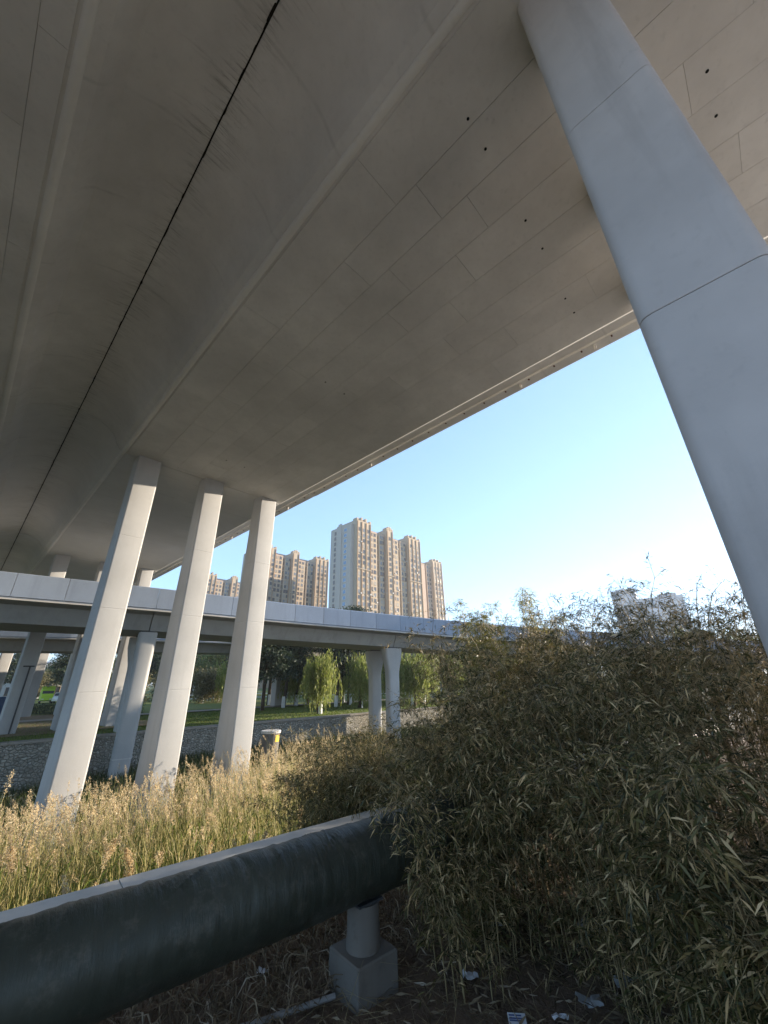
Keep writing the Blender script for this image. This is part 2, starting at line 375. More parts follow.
p2 = [pier(38.5, v_, -3.1, l_) for v_, l_ in zip(PV, ('pier with a T-shaped drainpipe beyond the low ramp at far left', 'mostly hidden second-row pier just left of the leftmost tall pier', 'second-row pier seen between the leftmost and middle tall piers'))]
for v_, l_ in zip(PV, ('distant third-row pier at the left picture edge', 'distant third-row pier right beside the drainpipe pier', 'distant third-row pier hidden behind the leftmost tall pier')): pier(58.8, v_, -3.1, l_)
MB().tube([(.13, -.475, -2.85), (.13, -.475, 1.35)], .045, 8).build('rod', M['dgrey'], p2[0])  # dark T made of two thin tubes on the pier face
MB().tube([(-.25, -.475, 1.36), (.36, -.475, 1.36)], .04, 8).build('rod_arm', M['dgrey'], p2[0])

# ------------------------------------------------------------------ low curved ramps
def smooth_path(pts, step):
    P = np.array(pts, float); out = []
    for i in range(len(P) - 1):
        p0, p1, p2_, p3 = P[max(i - 1, 0)], P[i], P[i + 1], P[min(i + 2, len(P) - 1)]
        for t_ in np.linspace(0, 1, 24, endpoint=False):
            out.append(.5 * ((2 * p1) + (-p0 + p2_) * t_ + (2 * p0 - 5 * p1 + 4 * p2_ - p3) * t_ ** 2 + (-p0 + 3 * p1 - 3 * p2_ + p3) * t_ ** 3))
    out.append(P[-1]); out = np.array(out); s = np.concatenate([[0], np.cumsum(np.linalg.norm(np.diff(out[:, :2], axis=0), axis=1))])
    q = np.arange(0, s[-1], step); return np.stack([np.interp(q, s, out[:, k]) for k in range(3)], 1)
def nearest(path, az):
    a = np.degrees(np.arctan2(path[:, 0], path[:, 1])); return int(np.argmin(abs(a - az)))
def frame(path, i):
    t_ = path[min(i + 1, len(path) - 1)] - path[max(i - 1, 0)]; t_ = t_[:2] / np.linalg.norm(t_[:2]); return t_, np.array([-t_[1], t_[0]])
def sweep(path, i0, i1, prof, name, mat, parent, gap=0., smooth=False):
    m = MB(); rings = []
    for i in range(i0, i1 + 1):
        t_, n_ = frame(path, i); p = path[i].copy()
        if gap: p[:2] += t_ * (gap if i == i0 else -gap if i == i1 else 0)
        rings.append([(p[0] + n_[0] * a, p[1] + n_[1] * a, p[2] + z) for a, z in prof])
    m.loft(rings); return m.build(name, mat, parent)
def ramp(name, label, pts, Wd, gh, ph, stations, panels=True, step=2.4):
    path = smooth_path(pts, step); root = empty(name, (0, 0, 0)); tag(root, label, 'bridge')
    sec = [(1.5, 0), (.95, gh * .80), (.22, gh - .12), (.22, gh + .02), (Wd - .22, gh + .02), (Wd - .22, gh - .12), (Wd - .95, gh * .80), (Wd - 1.5, 0)]
    cuts = sorted({0, len(path) - 1, *[nearest(path, a) for a in stations]})
    for a, b in zip(cuts[:-1], cuts[1:]): sweep(path, a, b, sec, 'girder_span', M['ramp'], root, gap=.03)
    sweep(path, 0, len(path) - 1, [(.06, gh - .10), (.06, gh - .02), (.30, gh - .02), (.30, gh - .10)], 'drip_ledge', M['fascia'], root)
    pan = [(0, gh + .06), (.04, gh + ph - .05), (.10, gh + ph), (.24, gh + ph), (.30, gh + .06)][::-1]
    if panels:
        for i in range(len(path) - 1): sweep(path, i, i + 1, pan, 'parapet_panel', M['parapet'], root, gap=.012)
    else: sweep(path, 0, len(path) - 1, pan, 'near_parapet', M['parapet'], root)
    sweep(path, 0, len(path) - 1, [(Wd - x, z) for x, z in pan][::-1], 'far_parapet', M['parapet'], root)
    return path, root
path1, ramp1 = ramp('curved_ramp', 'low curved ramp bridge with pale parapet crossing behind the three tall piers',
    [(-58, -9, 3.5), (-40, 5.6, 3.48), (-29.5, 14.6, 3.45), (-21.2, 21.2, 3.40), (-14, 26.4, 3.30), (-6.9, 31.2, 3.06), (.3, 35.2, 2.78), (7, 38.3, 2.47), (16, 42, 2.12), (30, 46.6, 1.6), (48, 51.5, 1.0), (80, 58, .4)], 7.6, 1.2, 2.6 - 1.2, (-31.0, 1.0, 22.5))
path2, ramp2 = ramp('far_ramp', 'farther low ramp bridge glimpsed under the curved ramp among the trees',
    [(-70, 12, 2.8), (-45, 27.5, 2.9), (-33.3, 34.5, 2.98), (-27.2, 38.2, 3.05), (-18.6, 45.4, 3.2), (-11.3, 54.5, 3.3), (-3, 64, 3.4), (8, 75, 3.5), (21, 84, 3.5), (42, 93, 3.4), (80, 101, 3.2)], 6.4, 1.05, 2.3 - 1.05, (-30, -11.6, 5.2, 14.2), False, 3.0)
def ypier(path, az, t, label, zb=-5.6, flare=1.):
    i = nearest(path, az); t_, n_ = frame(path, i); p = path[i, :2] + n_ * t; zt = path[i, 2] - .10
    root = empty('flared_pier', (p[0], p[1], 0), math.atan2(t_[1], t_[0])); tag(root, label, 'pier', 'flared ramp piers')
    m = MB(); sec = [(.52, .50, zb), (.52, .50, zt - 2.2), (.55, .50, zt - 1.9), (.70, .51, zt - 1.2), (.80, .53, zt - .7), (.82, .54, zt)]
    m.loft([rrect(.52 + (a - .52) * flare, b, .22, z) for a, b, z in sec]); o = m.build('shaft', M['pier'], root); smooth(o)
    MB().box(-.42, .42, -.3, .3, zt + .002, zt + .13).build('bearing', M['dgrey'], root)
    MB().loft([rrect(.535, .515, .23, zb + 1.55), rrect(.535, .515, .23, zb + 1.60)]).build('shaft_ring', M['fascia'], root)
ypier(path1, 1.0, 1.9, 'front flared bluish white column under the curved ramp by the shrubs')
ypier(path1, 1.0, 5.6, 'rear flared column right behind the front flared column')
ypier(path1, -31.0, 1.9, 'shaded blue grey ramp column tucked left of the middle tall pier', flare=.1)
ypier(path1, -31.0, 5.6, 'rear ramp column hidden behind the middle tall pier')
ypier(path1, 22.5, 1.9, 'ramp column hidden behind the dark bamboo'); 
for az, l_ in ((-30, 'pale square column of the far ramp behind the tall piers'), (-11.6, 'pale square column standing on the lawn among the pines'), (5.2, 'pale square column behind the willow right of the flared columns'), (14.2, 'pale square column behind the yellow green shrub')):
    i = nearest(path2, az); t_, n_ = frame(path2, i); p = path2[i, :2] + n_ * 3.1
    root = empty('square_pier', (p[0], p[1], 0), math.atan2(t_[1], t_[0])); tag(root, l_, 'pier', 'far ramp columns')
    MB().loft([rrect(.62, .55, .08, ZL - .3), rrect(.62, .55, .08, 2.4), rrect(1.3, .6, .08, path2[i, 2] - .01)]).build('shaft', M['pier'], root)
    MB().box(-.75, .75, -.68, .68, ZL - .2, ZL + .18).build('plinth', M['base'], root)

# ------------------------------------------------------------------ wrapped pipe, its support, the small conduit
PIPE_R, PIPE_Z, PA = .236, -1.2875, np.array([-.2125, 3.9])
nl, na = 1700, 72; s_ = np.concatenate([np.linspace(-7.5, -4.2, 100, endpoint=False), np.linspace(-4.2, 2.2, 1500, endpoint=False), np.linspace(2.2, 11, 100)])
th = np.linspace(0, 2 * np.pi, na, endpoint=False); SS, TH = np.meshgrid(s_, th, indexing='ij')
def wr(f, a, ph): return a * np.sin(f * SS + ph + .9 * np.sin(2 * TH + ph) + .6 * np.sin(SS * 1.3 + 3 * TH))
rr = PIPE_R + wr(9, .0025, 0) + wr(23, .0016, 1.) * (np.sin(SS * .9) > -.4) + wr(41, .001, 2.) + wr(67, .0009, 4.) * (np.cos(TH - 1.2) > 0)
for k in range(70):   # creases where the wrap puckers
    s0, t0 = RNG.uniform(-4, 4), RNG.uniform(.2, 2.6); a = RNG.uniform(.003, .009); w1, w2 = RNG.uniform(.008, .022), RNG.uniform(.2, .55)
    ds = SS - s0 - .12 * np.sin(2 * (TH - t0)) - RNG.uniform(-.2, .2) * (TH - t0)
    rr = rr + a * np.exp(-(ds / w1) ** 2 - ((TH - t0) / w2) ** 2) - a * .6 * np.exp(-((ds - 2 * w1) / w1) ** 2 - ((TH - t0) / w2) ** 2)
for s0 in (-5.1, -2.55, -1.02, .55, 2.1, 4.6):   # overlapping wrap ends
    rr = rr + .006 / (1 + np.exp(-(SS - s0 - .03 * np.sin(TH * 2)) / .006)) - .006 / (1 + np.exp(-(SS - s0 - .9) / .3))
X = SS; Y = -rr * np.cos(TH); Z = rr * np.sin(TH)
ii = (np.arange(nl - 1)[:, None] * na + np.arange(na)[None]); jj = (np.arange(nl - 1)[:, None] * na + (np.arange(na)[None] + 1) % na)
f = np.stack([ii, jj, jj + na, ii + na], -1).reshape(-1, 4)
t = NT('pipe_wrap'); c = t.ramp(t.noise(2.2, 6, .7), [(.3, (.024, .029, .021)), (.6, (.042, .048, .036)), (.8, (.078, .082, .064))])
c = t.mix(c, (.17, .155, .125), t.ramp(t.noise(7, 6, .75), [(.52, (0, 0, 0)), (.85, (.7, .7, .7))])); t.col(c); t.rough(.46, .45)
t.bump(t.math('ADD', t.math('MULTIPLY', t.noise(60, 5, .7), .25), t.math('ADD', t.math('MULTIPLY', t.noise(30, 6, .7, sc=(1, .10, .10)), 1.0), t.math('MULTIPLY', t.noise(9, 5, .7, sc=(1, .25, .25)), 2.2))), .007, .7); M['wrap'] = t.mat
pm = tri_mesh('wrap', np.stack([X.ravel(), Y.ravel(), Z.ravel()], 1), f[:, ::-1]); pm.polygons.foreach_set('use_smooth', [True] * len(f))
pr = empty('wrapped_pipe', (PA[0], PA[1], PIPE_Z), CROT); tag(pr, 'thick pipe wrapped in wrinkled dark green sheeting across the foreground', 'pipe')
add_mesh('wrap', pm, M['wrap'], pr)
sup = empty('pipe_support', (-.215, 3.865, ZB), CROT); tag(sup, 'concrete block with round column holding up the dark pipe', 'support')
m = MB(); m.loft([rrect(.185, .185, .012, -.35, 3), rrect(.18, .18, .012, .205, 3), rrect(.170, .170, .012, .215, 3)]); m.build('footing', M['base'], sup)
m = MB(); m.lathe([(.127, .212), (.122, .30), (.118, .475)], 28); o = m.build('column', M['base'], sup); smooth(o)
MB().box(-.11, .11, -.10, .10, .477, .492).build('saddle_plate', M['dgrey'], sup)
a, b, c_ = at_z(190, 1044, ZB + .02), at_z(262, 1021, ZB + .02), at_z(335, 996, ZB + .02)
tag(MB().tube([tuple(2 * a - b), tuple(a), tuple(b), tuple(c_)], .017, 8).build('conduit', M['steel'], None), 'thin grey conduit lying on the dirt beside the pipe footing', 'conduit')

# ------------------------------------------------------------------ manhole shaft in the reeds
d = ray(270, 745); q = d * 28.5
wl = empty('manhole_shaft', (q[0], q[1], -5.3), R(20)); tag(wl, 'round concrete shaft with a yellow patch among the reeds', 'shaft')
zt = -.096 * 28.5 + 5.3
MB().lathe([(.52, 0), (.52, zt - .16)], 28).build('ring', M['base'], wl)
MB().lathe([(.58, zt - .158), (.60, zt - .14), (.60, zt - .02), (.57, zt)], 28).build('cover', M['fascia'], wl)
m = MB(); aa = [R(-62 + k * 7) for k in range(7)]
m.loft([[(.523 * math.cos(x), .523 * math.sin(x), z), (.530 * math.cos(x), .530 * math.sin(x), z), (.530 * math.cos(x), .530 * math.sin(x), z + .36), (.523 * math.cos(x), .523 * math.sin(x), z + .36)] for x, z in zip(aa, [zt - .62 + (.03 if k % 2 else 0) for k in range(7)])]); m.build('yellow_patch', M['yellow'], wl)

# ------------------------------------------------------------------ apartment towers
def glass(name, c, r=.15):
    t = NT(name); t.col(t.mix(c, mul(c, 1.8), t.noise(.35, 3))); t.rough(r, .6); return t.mat
M['cream'] = simple('tower_cream', (.42, .33, .235), .85, .2, .06, .5)
M['stripe'] = simple('tower_tan', (.31, .20, .12), .85, .2, .08, .5)
M['pink'] = simple('tower_pink_beige', (.42, .32, .25), .85, .2, .06, .5)
M['tower_white'] = simple('tower_white', (.62, .60, .58), .8, .2, .05, .5)
M['end_cream'] = simple('tower_end_cream', (.42, .375, .33), .8, .2, .05, .5); M['glass'] = glass('dark_glass', (.035, .04, .05)); M['bglass'] = glass('blue_glass', (.06, .16, .28))
M['slot'] = simple('recess_brown', (.20, .14, .10), .9, .1, .2)
BW = 18.; Z0 = ZL
def wmesh(w, h, g, fr):
    m = MB(); m.box(-w / 2, w / 2, -.03, 0, 0, h, 0)
    for a in ((-w / 2 - .08, -w / 2, 0, h), (w / 2, w / 2 + .08, 0, h), (-w / 2 - .08, w / 2 + .08, h, h + .08), (-.03, .03, 0, h)): m.box(a[0], a[1], -.10, 0, a[2], a[3], 1)
    m.box(-w / 2 - .15, w / 2 + .15, -.22, 0, -.10, 0, 1)
    me = m.mesh('window'); me.materials.append(g); me.materials.append(fr); return me
WN = wmesh(1.45, 1.85, M['glass'], M['cream']); WV = [WN, WN, wmesh(1.25, 1.65, glass('glass_pale_reflection', (.12, .14, .17)), M['cream']), wmesh(1.25, 1.65, simple('curtain_glass', (.30, .27, .23), .3, .5), M['cream'])]; AC = MB().box(-.45, .45, -.42, 0, 0, .62).mesh('air_conditioner'); AC.materials.append(M['steel']); WD = wmesh(1.7, 1.9, M['glass'], M['stripe']); WB = wmesh(1.9, 1.7, M['bglass'], M['tower_white'])  # the pale panes carry a lighter reflection in their base colour
def apartment(label, org, smin=-1, zmin=22, stripe='stripe', full=True):
    root = empty('apartment_tower', (org[0], org[1], 0), DROT); tag(root, label, 'building', 'apartment towers behind the ramp')
    def part(name, mat, *bx):
        m = MB(); [m.box(*b) for b in bx]; return m.build(name, M[mat], root)
    towers = [(0, 10, 76.2), (22, 27, 76.4), (40, 51, 76.4)]; bays = [(10, 16, 72.3), (17.6, 22, 72.3), (27, 33, 72.0), (34.6, 40, 72.0)]
    for a, b, z in towers:
        part('stair_tower', 'cream', (a, b, 0, BW - 2, Z0, z))
        part('tower_crown', 'cream', *[(a + k * (b - a - 1.0) / 3, a + k * (b - a - 1.0) / 3 + 1.0, -.12, 3.0, z + .004, z + (1.9 if k in (1, 2) else 1.1)) for k in range(4)])
        for k in range(int((b - a) // 3.2) + 1):
            x = a + .25 + k * ((b - a - .9) / max(1, int((b - a) // 3.2))); part('pilaster', stripe, (x, x + .42, -.38, -.003, Z0, z - .6))
    for a, b, z in bays:
        part('bay_wall', 'pink' if stripe == 'pink' else 'cream', (a + .003, b - .003, 1.6, BW - 2, Z0, z)); part('roof_parapet', 'pink', (a + .003, b - .003, 1.5, 2.0, z + .003, z + .9))
        x = a + .15 if a in (10, 27) else b - .75; part('pilaster', stripe, (x, x + .6, 1.2, 1.597, Z0, z - .5))
    for a, b in ((16, 17.6), (33, 34.6)): part('balcony_recess', 'slot', (a, b, 3.4, BW - 2.01, Z0, 72.2))
    for zb in (30.05, 50.4): part('string_course', 'cream', *[(a - .05, b + .05, -.50, -.385, zb, zb + .35) for a, b, _ in towers])
    part('end_wall', 'end_cream', (-2.2, -.003, 2.2, BW, Z0, 74.2)); part('end_fin', 'end_cream', (-2.6, -2.203, 9, 11.5, Z0, 75.6))
    part('roof_house', 'pink', (12, 20, 5, 12, 72.3, 75.2), (29, 38, 5, 12, 72.0, 75.0))
    for k in range(27):
        z = Z0 + .9 + k * 2.9
        if z < zmin or z > 71: continue
        refuge = k in (18,)
        for x, y, hi in ((1.8, 0, 76), (5.0, 0, 76), (8.2, 0, 76), (11.9, 1.6, 72), (14.4, 1.6, 72), (19.0, 1.6, 72), (20.9, 1.6, 72), (24.5, 0, 76), (28.8, 1.6, 72), (31.3, 1.6, 72), (36.0, 1.6, 72), (38.4, 1.6, 72), (42.6, 0, 76), (45.5, 0, 76), (48.4, 0, 76)):
            if x < smin: continue
            add_mesh('window', WD if refuge and y > 0 else WV[int(RNG.integers(4))], [], root, loc=(x, y - .004, z))
            if RNG.random() < .16 and smin < 0 and org[1] < 200: add_mesh('air_conditioner', AC, [], root, loc=(x + 1.2, y - .004, z - .3))
        for x in (16.8, 33.8):
            if x > smin: part('balcony_slab', 'pink', (x - .79, x + .79, 2.3, 3.397, z - .9, z - .55))
        if smin < 0: 
            o = add_mesh('window', WB, [], root, loc=(-2.204, 6.2, z)); o.rotation_euler = (0, 0, -math.pi / 2)
            o = add_mesh('window', WN, [], root, loc=(-2.204, 14.2, z)); o.rotation_euler = (0, 0, -math.pi / 2)
    return root
apartment('tallest beige apartment tower with crenellated tops in the picture centre', (-14, 184))
apartment('apartment tower whose last section shows at the right end of the tallest tower', (5.5, 234), 36, 22, 'pink')
apartment('beige apartment block between the rightmost tall pier and the tallest tower', (-74, 222), -1, 30)
apartment('smallest most distant apartment tower seen between middle and rightmost tall piers', (-136, 284), -1, 44)
# hazy white block on the right, small roof hut, low white buildings behind the park
def block(name, label, org, rz, parts, cat='building', wins=()):
    root = empty(name, (org[0], org[1], 0), rz); tag(root, label, cat)
    for nm, mat, b in parts: MB().box(*b).build(nm, M[mat], root)
    for me, x, y, z in wins: add_mesh('window', me, [], root, loc=(x, y, z))
    return root
d1 = ray(612, 600); DD = 430.; q = DD / 205; o1 = d1[:2] * DD; M['hazeblue'] = simple('office_haze_blue', (.36, .41, .47), .8, .2, .05, .3)  # white block; haze is put into its blue-grey base colour
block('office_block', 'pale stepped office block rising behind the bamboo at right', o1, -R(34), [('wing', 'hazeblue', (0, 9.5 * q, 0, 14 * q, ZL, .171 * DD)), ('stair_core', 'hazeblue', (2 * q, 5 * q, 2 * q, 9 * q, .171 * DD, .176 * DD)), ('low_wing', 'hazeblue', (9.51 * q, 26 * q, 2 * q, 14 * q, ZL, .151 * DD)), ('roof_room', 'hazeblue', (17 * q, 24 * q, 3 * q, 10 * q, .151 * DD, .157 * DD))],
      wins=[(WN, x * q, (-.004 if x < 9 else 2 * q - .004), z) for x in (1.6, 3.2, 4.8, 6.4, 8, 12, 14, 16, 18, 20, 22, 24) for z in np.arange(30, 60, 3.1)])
d1 = ray(452, 622); block('roof_hut', 'small distant rooftop just visible above the ramp parapet', d1[:2] * 240, 0, [('wall', 'tower_white', (-3.4, 3.4, 0, 8, ZL, .129 * 240)), ('roof_slab', 'tower_white', (-4, 4, -.5, 8.5, .129 * 240, .132 * 240))])
for k, (px, dd, wd, hh, l_) in enumerate(((412, 150, 22, 8, 'low white building behind the willows right of the flared columns'), (478, 160, 26, 9, 'low white building behind the yellow green shrub'), (330, 170, 40, 7, 'long low white building beyond the park trees'), (214, 130, 18, 7, 'low pale building behind bushes between middle and rightmost tall piers'), (62, 150, 26, 9, 'low grey building beyond the parked vehicles'))):
    d1 = ray(px, 690); a_ = math.atan2(d1[0], d1[1])
    block('low_building', l_, d1[:2] * dd, -a_, [('wall', 'tower_white', (-wd / 2, wd / 2, 0, 9, ZL - .1, ZL + hh)), ('roof_slab', 'parapet', (-wd / 2 - .3, wd / 2 + .3, -.3, 9.3, ZL + hh + .003, ZL + hh + .45))],
          wins=[(WD, x, -.004, z) for x in np.arange(-wd / 2 + 2, wd / 2 - 1, 3.2) for z in (ZL + 1, ZL + 4.2)])

# ------------------------------------------------------------------ trees
M['bark'] = simple('bark', (.085, .066, .05), .95, .1, .35, 9)
M['pine'] = foliage('pine_needles', [(0, (.018, .032, .020)), (.5, (.034, .055, .030)), (1, (.065, .085, .042))], .2)
M['willow'] = foliage('willow_leaves', [(0, (.15, .20, .04)), (.5, (.25, .29, .07)), (1, (.36, .36, .12))], .5)
M['broad'] = foliage('broad_leaves', [(0, (.09, .13, .035)), (.5, (.16, .20, .06)), (.85, (.26, .26, .10)), (1, (.34, .28, .13))], .4)
M['olive'] = foliage('olive_leaves', [(0, (.09, .09, .04)), (.5, (.17, .16, .07)), (1, (.27, .22, .12))], .4)
def make_tree(kind, seed):
    r = np.random.default_rng(seed); m = MB(); m.smooth = True; tips = []
    Ht = {'pine': 8.6, 'willow': 6.0, 'broad': 8.0, 'bush': 5.0}[kind]; lean = r.normal(size=2) * .03
    def tp(t_): return np.array([lean[0] * Ht * t_ + .12 * math.sin(3 * t_ + seed), lean[1] * Ht * t_ + .10 * math.sin(2.3 * t_ + seed * 2), Ht * t_])
    top = {'pine': .97, 'willow': .55, 'broad': .7, 'bush': .6}[kind]; r0 = {'pine': .15, 'willow': .17, 'broad': .16, 'bush': .12}[kind]
    ts = np.linspace(-.03, top, 8); m.tube([tp(x) for x in ts], [r0 * (1.15 - x / top * .85) for x in ts], 7)
    nb = {'pine': 46, 'willow': 15, 'broad': 26, 'bush': 24}[kind]
    for k in range(nb):
        if kind == 'pine':
            t_ = .30 + .66 * k / nb; ln = (1.9 * (1 - t_) ** .55 + .35) * r.uniform(.7, 1.2); up = r.uniform(-.1, .35)
        elif kind == 'willow': t_ = r.uniform(.34, .55); ln = r.uniform(1.1, 2.0); up = r.uniform(.55, 1.9)
        else: t_ = r.uniform(.25 if kind == 'broad' else .06, top); ln = r.uniform(1.2, 2.6) * (1.15 - abs(t_ - .45)); up = r.uniform(.2, 1.5)
        a = k * 2.4 + r.normal() * .4; d = np.array([math.cos(a), math.sin(a), up]); d /= np.linalg.norm(d); b = tp(t_)
        mid = b + d * ln * .55; e = b + d * ln + np.array([0, 0, (-.15 if kind != 'willow' else -.05) * ln]); m.tube([b, mid, e], [.045, .03, .012], 4, caps=False); tips += [(mid, .6), (e, 1.0)]
    trunk = m.mesh('trunk'); trunk.materials.append(M['bark'])
    B, D, L_, W_ = [], [], [], []
    for c, sc in tips:
        if kind == 'willow':
            ns = 13
            for q in range(ns):
                st = c + r.normal(size=3) * [.35, .35, .22]; ln = r.uniform(.8, 2.5); k = int(ln * 11); tt = np.linspace(0, 1, k)[:, None]; dr = r.normal(size=3) * .10
                p = st + np.concatenate([dr[None, :2] * tt * ln * 1.5, -tt * ln], 1) + r.normal(size=(k, 3)) * .03
                B.append(p); D.append(np.concatenate([r.normal(size=(k, 2)) * .35, np.full((k, 1), -1.)], 1)); L_.append(np.full(k, .30)); W_.append(np.full(k, .065))
        else:
            k = {'pine': 100, 'broad': 100, 'bush': 120}[kind]; sg = {'pine': (.42, .42, .17), 'broad': (.5, .5, .36), 'bush': (.5, .5, .42)}[kind]
            p = c + r.normal(size=(k, 3)) * sg; B.append(p); D.append(r.normal(size=(k, 3)) + (np.array([0, 0, .5]) if kind == 'pine' else np.array([0, 0, -.3])))
            L_.append(r.uniform(.18, .38, k)); W_.append(r.uniform(.07, .13, k) if kind == 'pine' else r.uniform(.10, .17, k))
    v, f = leaves(np.concatenate(B), np.concatenate(D), np.concatenate(L_), np.concatenate(W_), rng=r)
    crown = tri_mesh('crown', v, f); crown.materials.append(M[{'pine': 'pine', 'willow': 'willow', 'broad': 'broad', 'bush': 'olive'}[kind]])
    return trunk, crown
TREES = {k: [make_tree(k, s) for s in sd] for k, sd in (('pine', (3, 8, 21)), ('willow', (5, 12)), ('broad', (4, 9, 17)), ('bush', (6, 14)))}
BAND = MB().lathe([(.165, -.02), (.16, .9)], 10).mesh('white_band'); BAND.materials.append(M['white'])
NAME = {'pine': 'pine_tree', 'willow': 'willow_tree', 'broad': 'broadleaf_tree', 'bush': 'bushy_tree'}
def tree(kind, var, x, y, s, rz, label, group=None, band=True, zb=ZL):
    root = empty(NAME[kind], (x, y, zb), rz); root.scale = (s, s, s); tag(root, label, 'tree', group or 'park trees on the lawn')
    tr, cr_ = TREES[kind][var]; add_mesh('trunk', tr, [], root); add_mesh('crown', cr_, [], root)
    if band: add_mesh('white_band', BAND, [], root)
PT = [  # kind, variant, pixel of the trunk foot, scale, label
    ('pine', 0, 262, 711, 1.0, 'dark pine with white-banded trunk nearest the rightmost tall pier'), ('pine', 1, 283, 708, 1.05, 'dark pine just left of the pale lawn column'),
    ('pine', 2, 269, 705, 1.1, 'dark pine standing behind the two nearest pines'), ('willow', 0, 320, 714, 1.0, 'bright drooping willow in the gap left of the flared columns'),
    ('pine', 1, 306, 704, 1.05, 'dark pine just behind the bright drooping willow on its left'), ('pine', 0, 336, 707, 1.05, 'dark pine just right of the bright drooping willow'),
    ('pine', 2, 350, 705, 1.1, 'tall dark pine halfway between willow and flared columns'), ('willow', 1, 361, 708, 1.05, 'slimmer willow with forked trunk beside the flared columns'),
    ('broad', 0, 372, 700, 1.1, 'leafy tree directly behind the flared columns'), ('willow', 0, 413, 706, 1.1, 'willow right beside the front flared column on its right'),
    ('willow', 1, 424, 704, 1.15, 'second willow to the right of the flared columns'), ('broad', 1, 438, 702, 1.0, 'green leafy tree third to the right of the flared columns'),
    ('willow', 0, 452, 701, 1.15, 'pale willow fourth to the right of the flared columns'), ('broad', 2, 470, 699, 1.0, 'leafy tree behind the yellow green shrub tops'),
    ('broad', 0, 500, 697, 1.1, 'leafy tree farther right behind the tall shrub shoots'), ('bush', 0, 202, 703, .95, 'olive bushy tree just right of the middle tall pier'),
    ('bush', 1, 218, 702, .95, 'yellowish bushy tree just left of the rightmost tall pier'), ('bush', 1, 130, 703, .9, 'bushy tree between leftmost and middle tall piers'),
    ('pine', 0, 60, 703, 1.0, 'dark pine behind the parked vehicles'), ('pine', 2, 74, 700, 1.1, 'dark pine peeking out left of the leftmost tall pier'), ('pine', 1, 142, 700, 1.0, 'dark pine behind the second-row pier'),
    ('willow', 1, 296, 706, 1.2, 'willow crowding behind the pale lawn column'), ('willow', 0, 343, 703, 1.25, 'willow farther back between the bright willow and the flared columns'), ('willow', 1, 396, 702, 1.25, 'willow glimpsed between and behind the flared columns'), ('willow', 0, 228, 703, 1.1, 'willow close to the left side of the rightmost tall pier'),
    ('broad', 1, 246, 702, 1.0, 'leafy tree partly behind the rightmost tall pier')]
for k, (kd, va, px, py, s, l_) in enumerate(PT):
    p = at_z(px, py, ZL); tree(kd, va, p[0], p[1], s * (1.25 if kd != 'pine' else 1.35), k * 1.7, l_)
for k in range(64):   # belt of trees closing off the park
    az = R(-50 + k * 1.65 + RNG.uniform(-.8, .8)); D_ = RNG.uniform(95, 120) if az > R(-33) else RNG.uniform(130, 150); kd = ('broad', 'pine', 'bush', 'broad')[k % 4]
    tree(kd, k % 2, math.sin(az) * D_, math.cos(az) * D_, RNG.uniform(1.1, 1.6), k, 'distant tree in the hazy belt closing off the park', 'distant tree belt', False)
# hedge and white railing at the back of the park
r = np.random.default_rng(44); k = 9000; a_, b_ = at_z(20, 714, ZL), at_z(128, 714, ZL)
tt = r.uniform(-.1, 1.1, (k, 1)); p = a_ + (b_ - a_) * tt; p = p + np.stack([r.normal(size=k) * .25, r.normal(size=k) * .25, r.uniform(.02, 1.05, k)], 1)
v, f = leaves(p, r.normal(size=(k, 3)), .14, .07, rng=r); tag(add_mesh('hedge', tri_mesh('hedge', v, f), M['pine']), 'low dark clipped hedge behind the drainpipe pier', 'hedge')
fr = empty('park_railing', (0, 0, ZL)); tag(fr, 'low white railing along the back of the park lawn', 'railing')
pa, pb = at_z(150, 697, ZL)[:2], at_z(470, 690.5, ZL)[:2]
pa, pb = np.array([-38., 78.]), np.array([30., 96.]); dn = (pb - pa) / np.linalg.norm(pb - pa); ln = np.linalg.norm(pb - pa); ang = math.atan2(dn[1], dn[0])
fr.location = (pa[0], pa[1], ZL); fr.rotation_euler = (0, 0, ang)
for z in (.35, .95): MB().box(0, ln, -.04, .04, z, z + .12).build('rail', M['white'], fr)
pk = MB().box(-.05, .05, -.05, .05, -.1, 1.15).mesh('post'); pk.materials.append(M['white'])
for k in range(int(ln / 1.6)): add_mesh('post', pk, [], fr, loc=(k * 1.6, 0.0, 0))

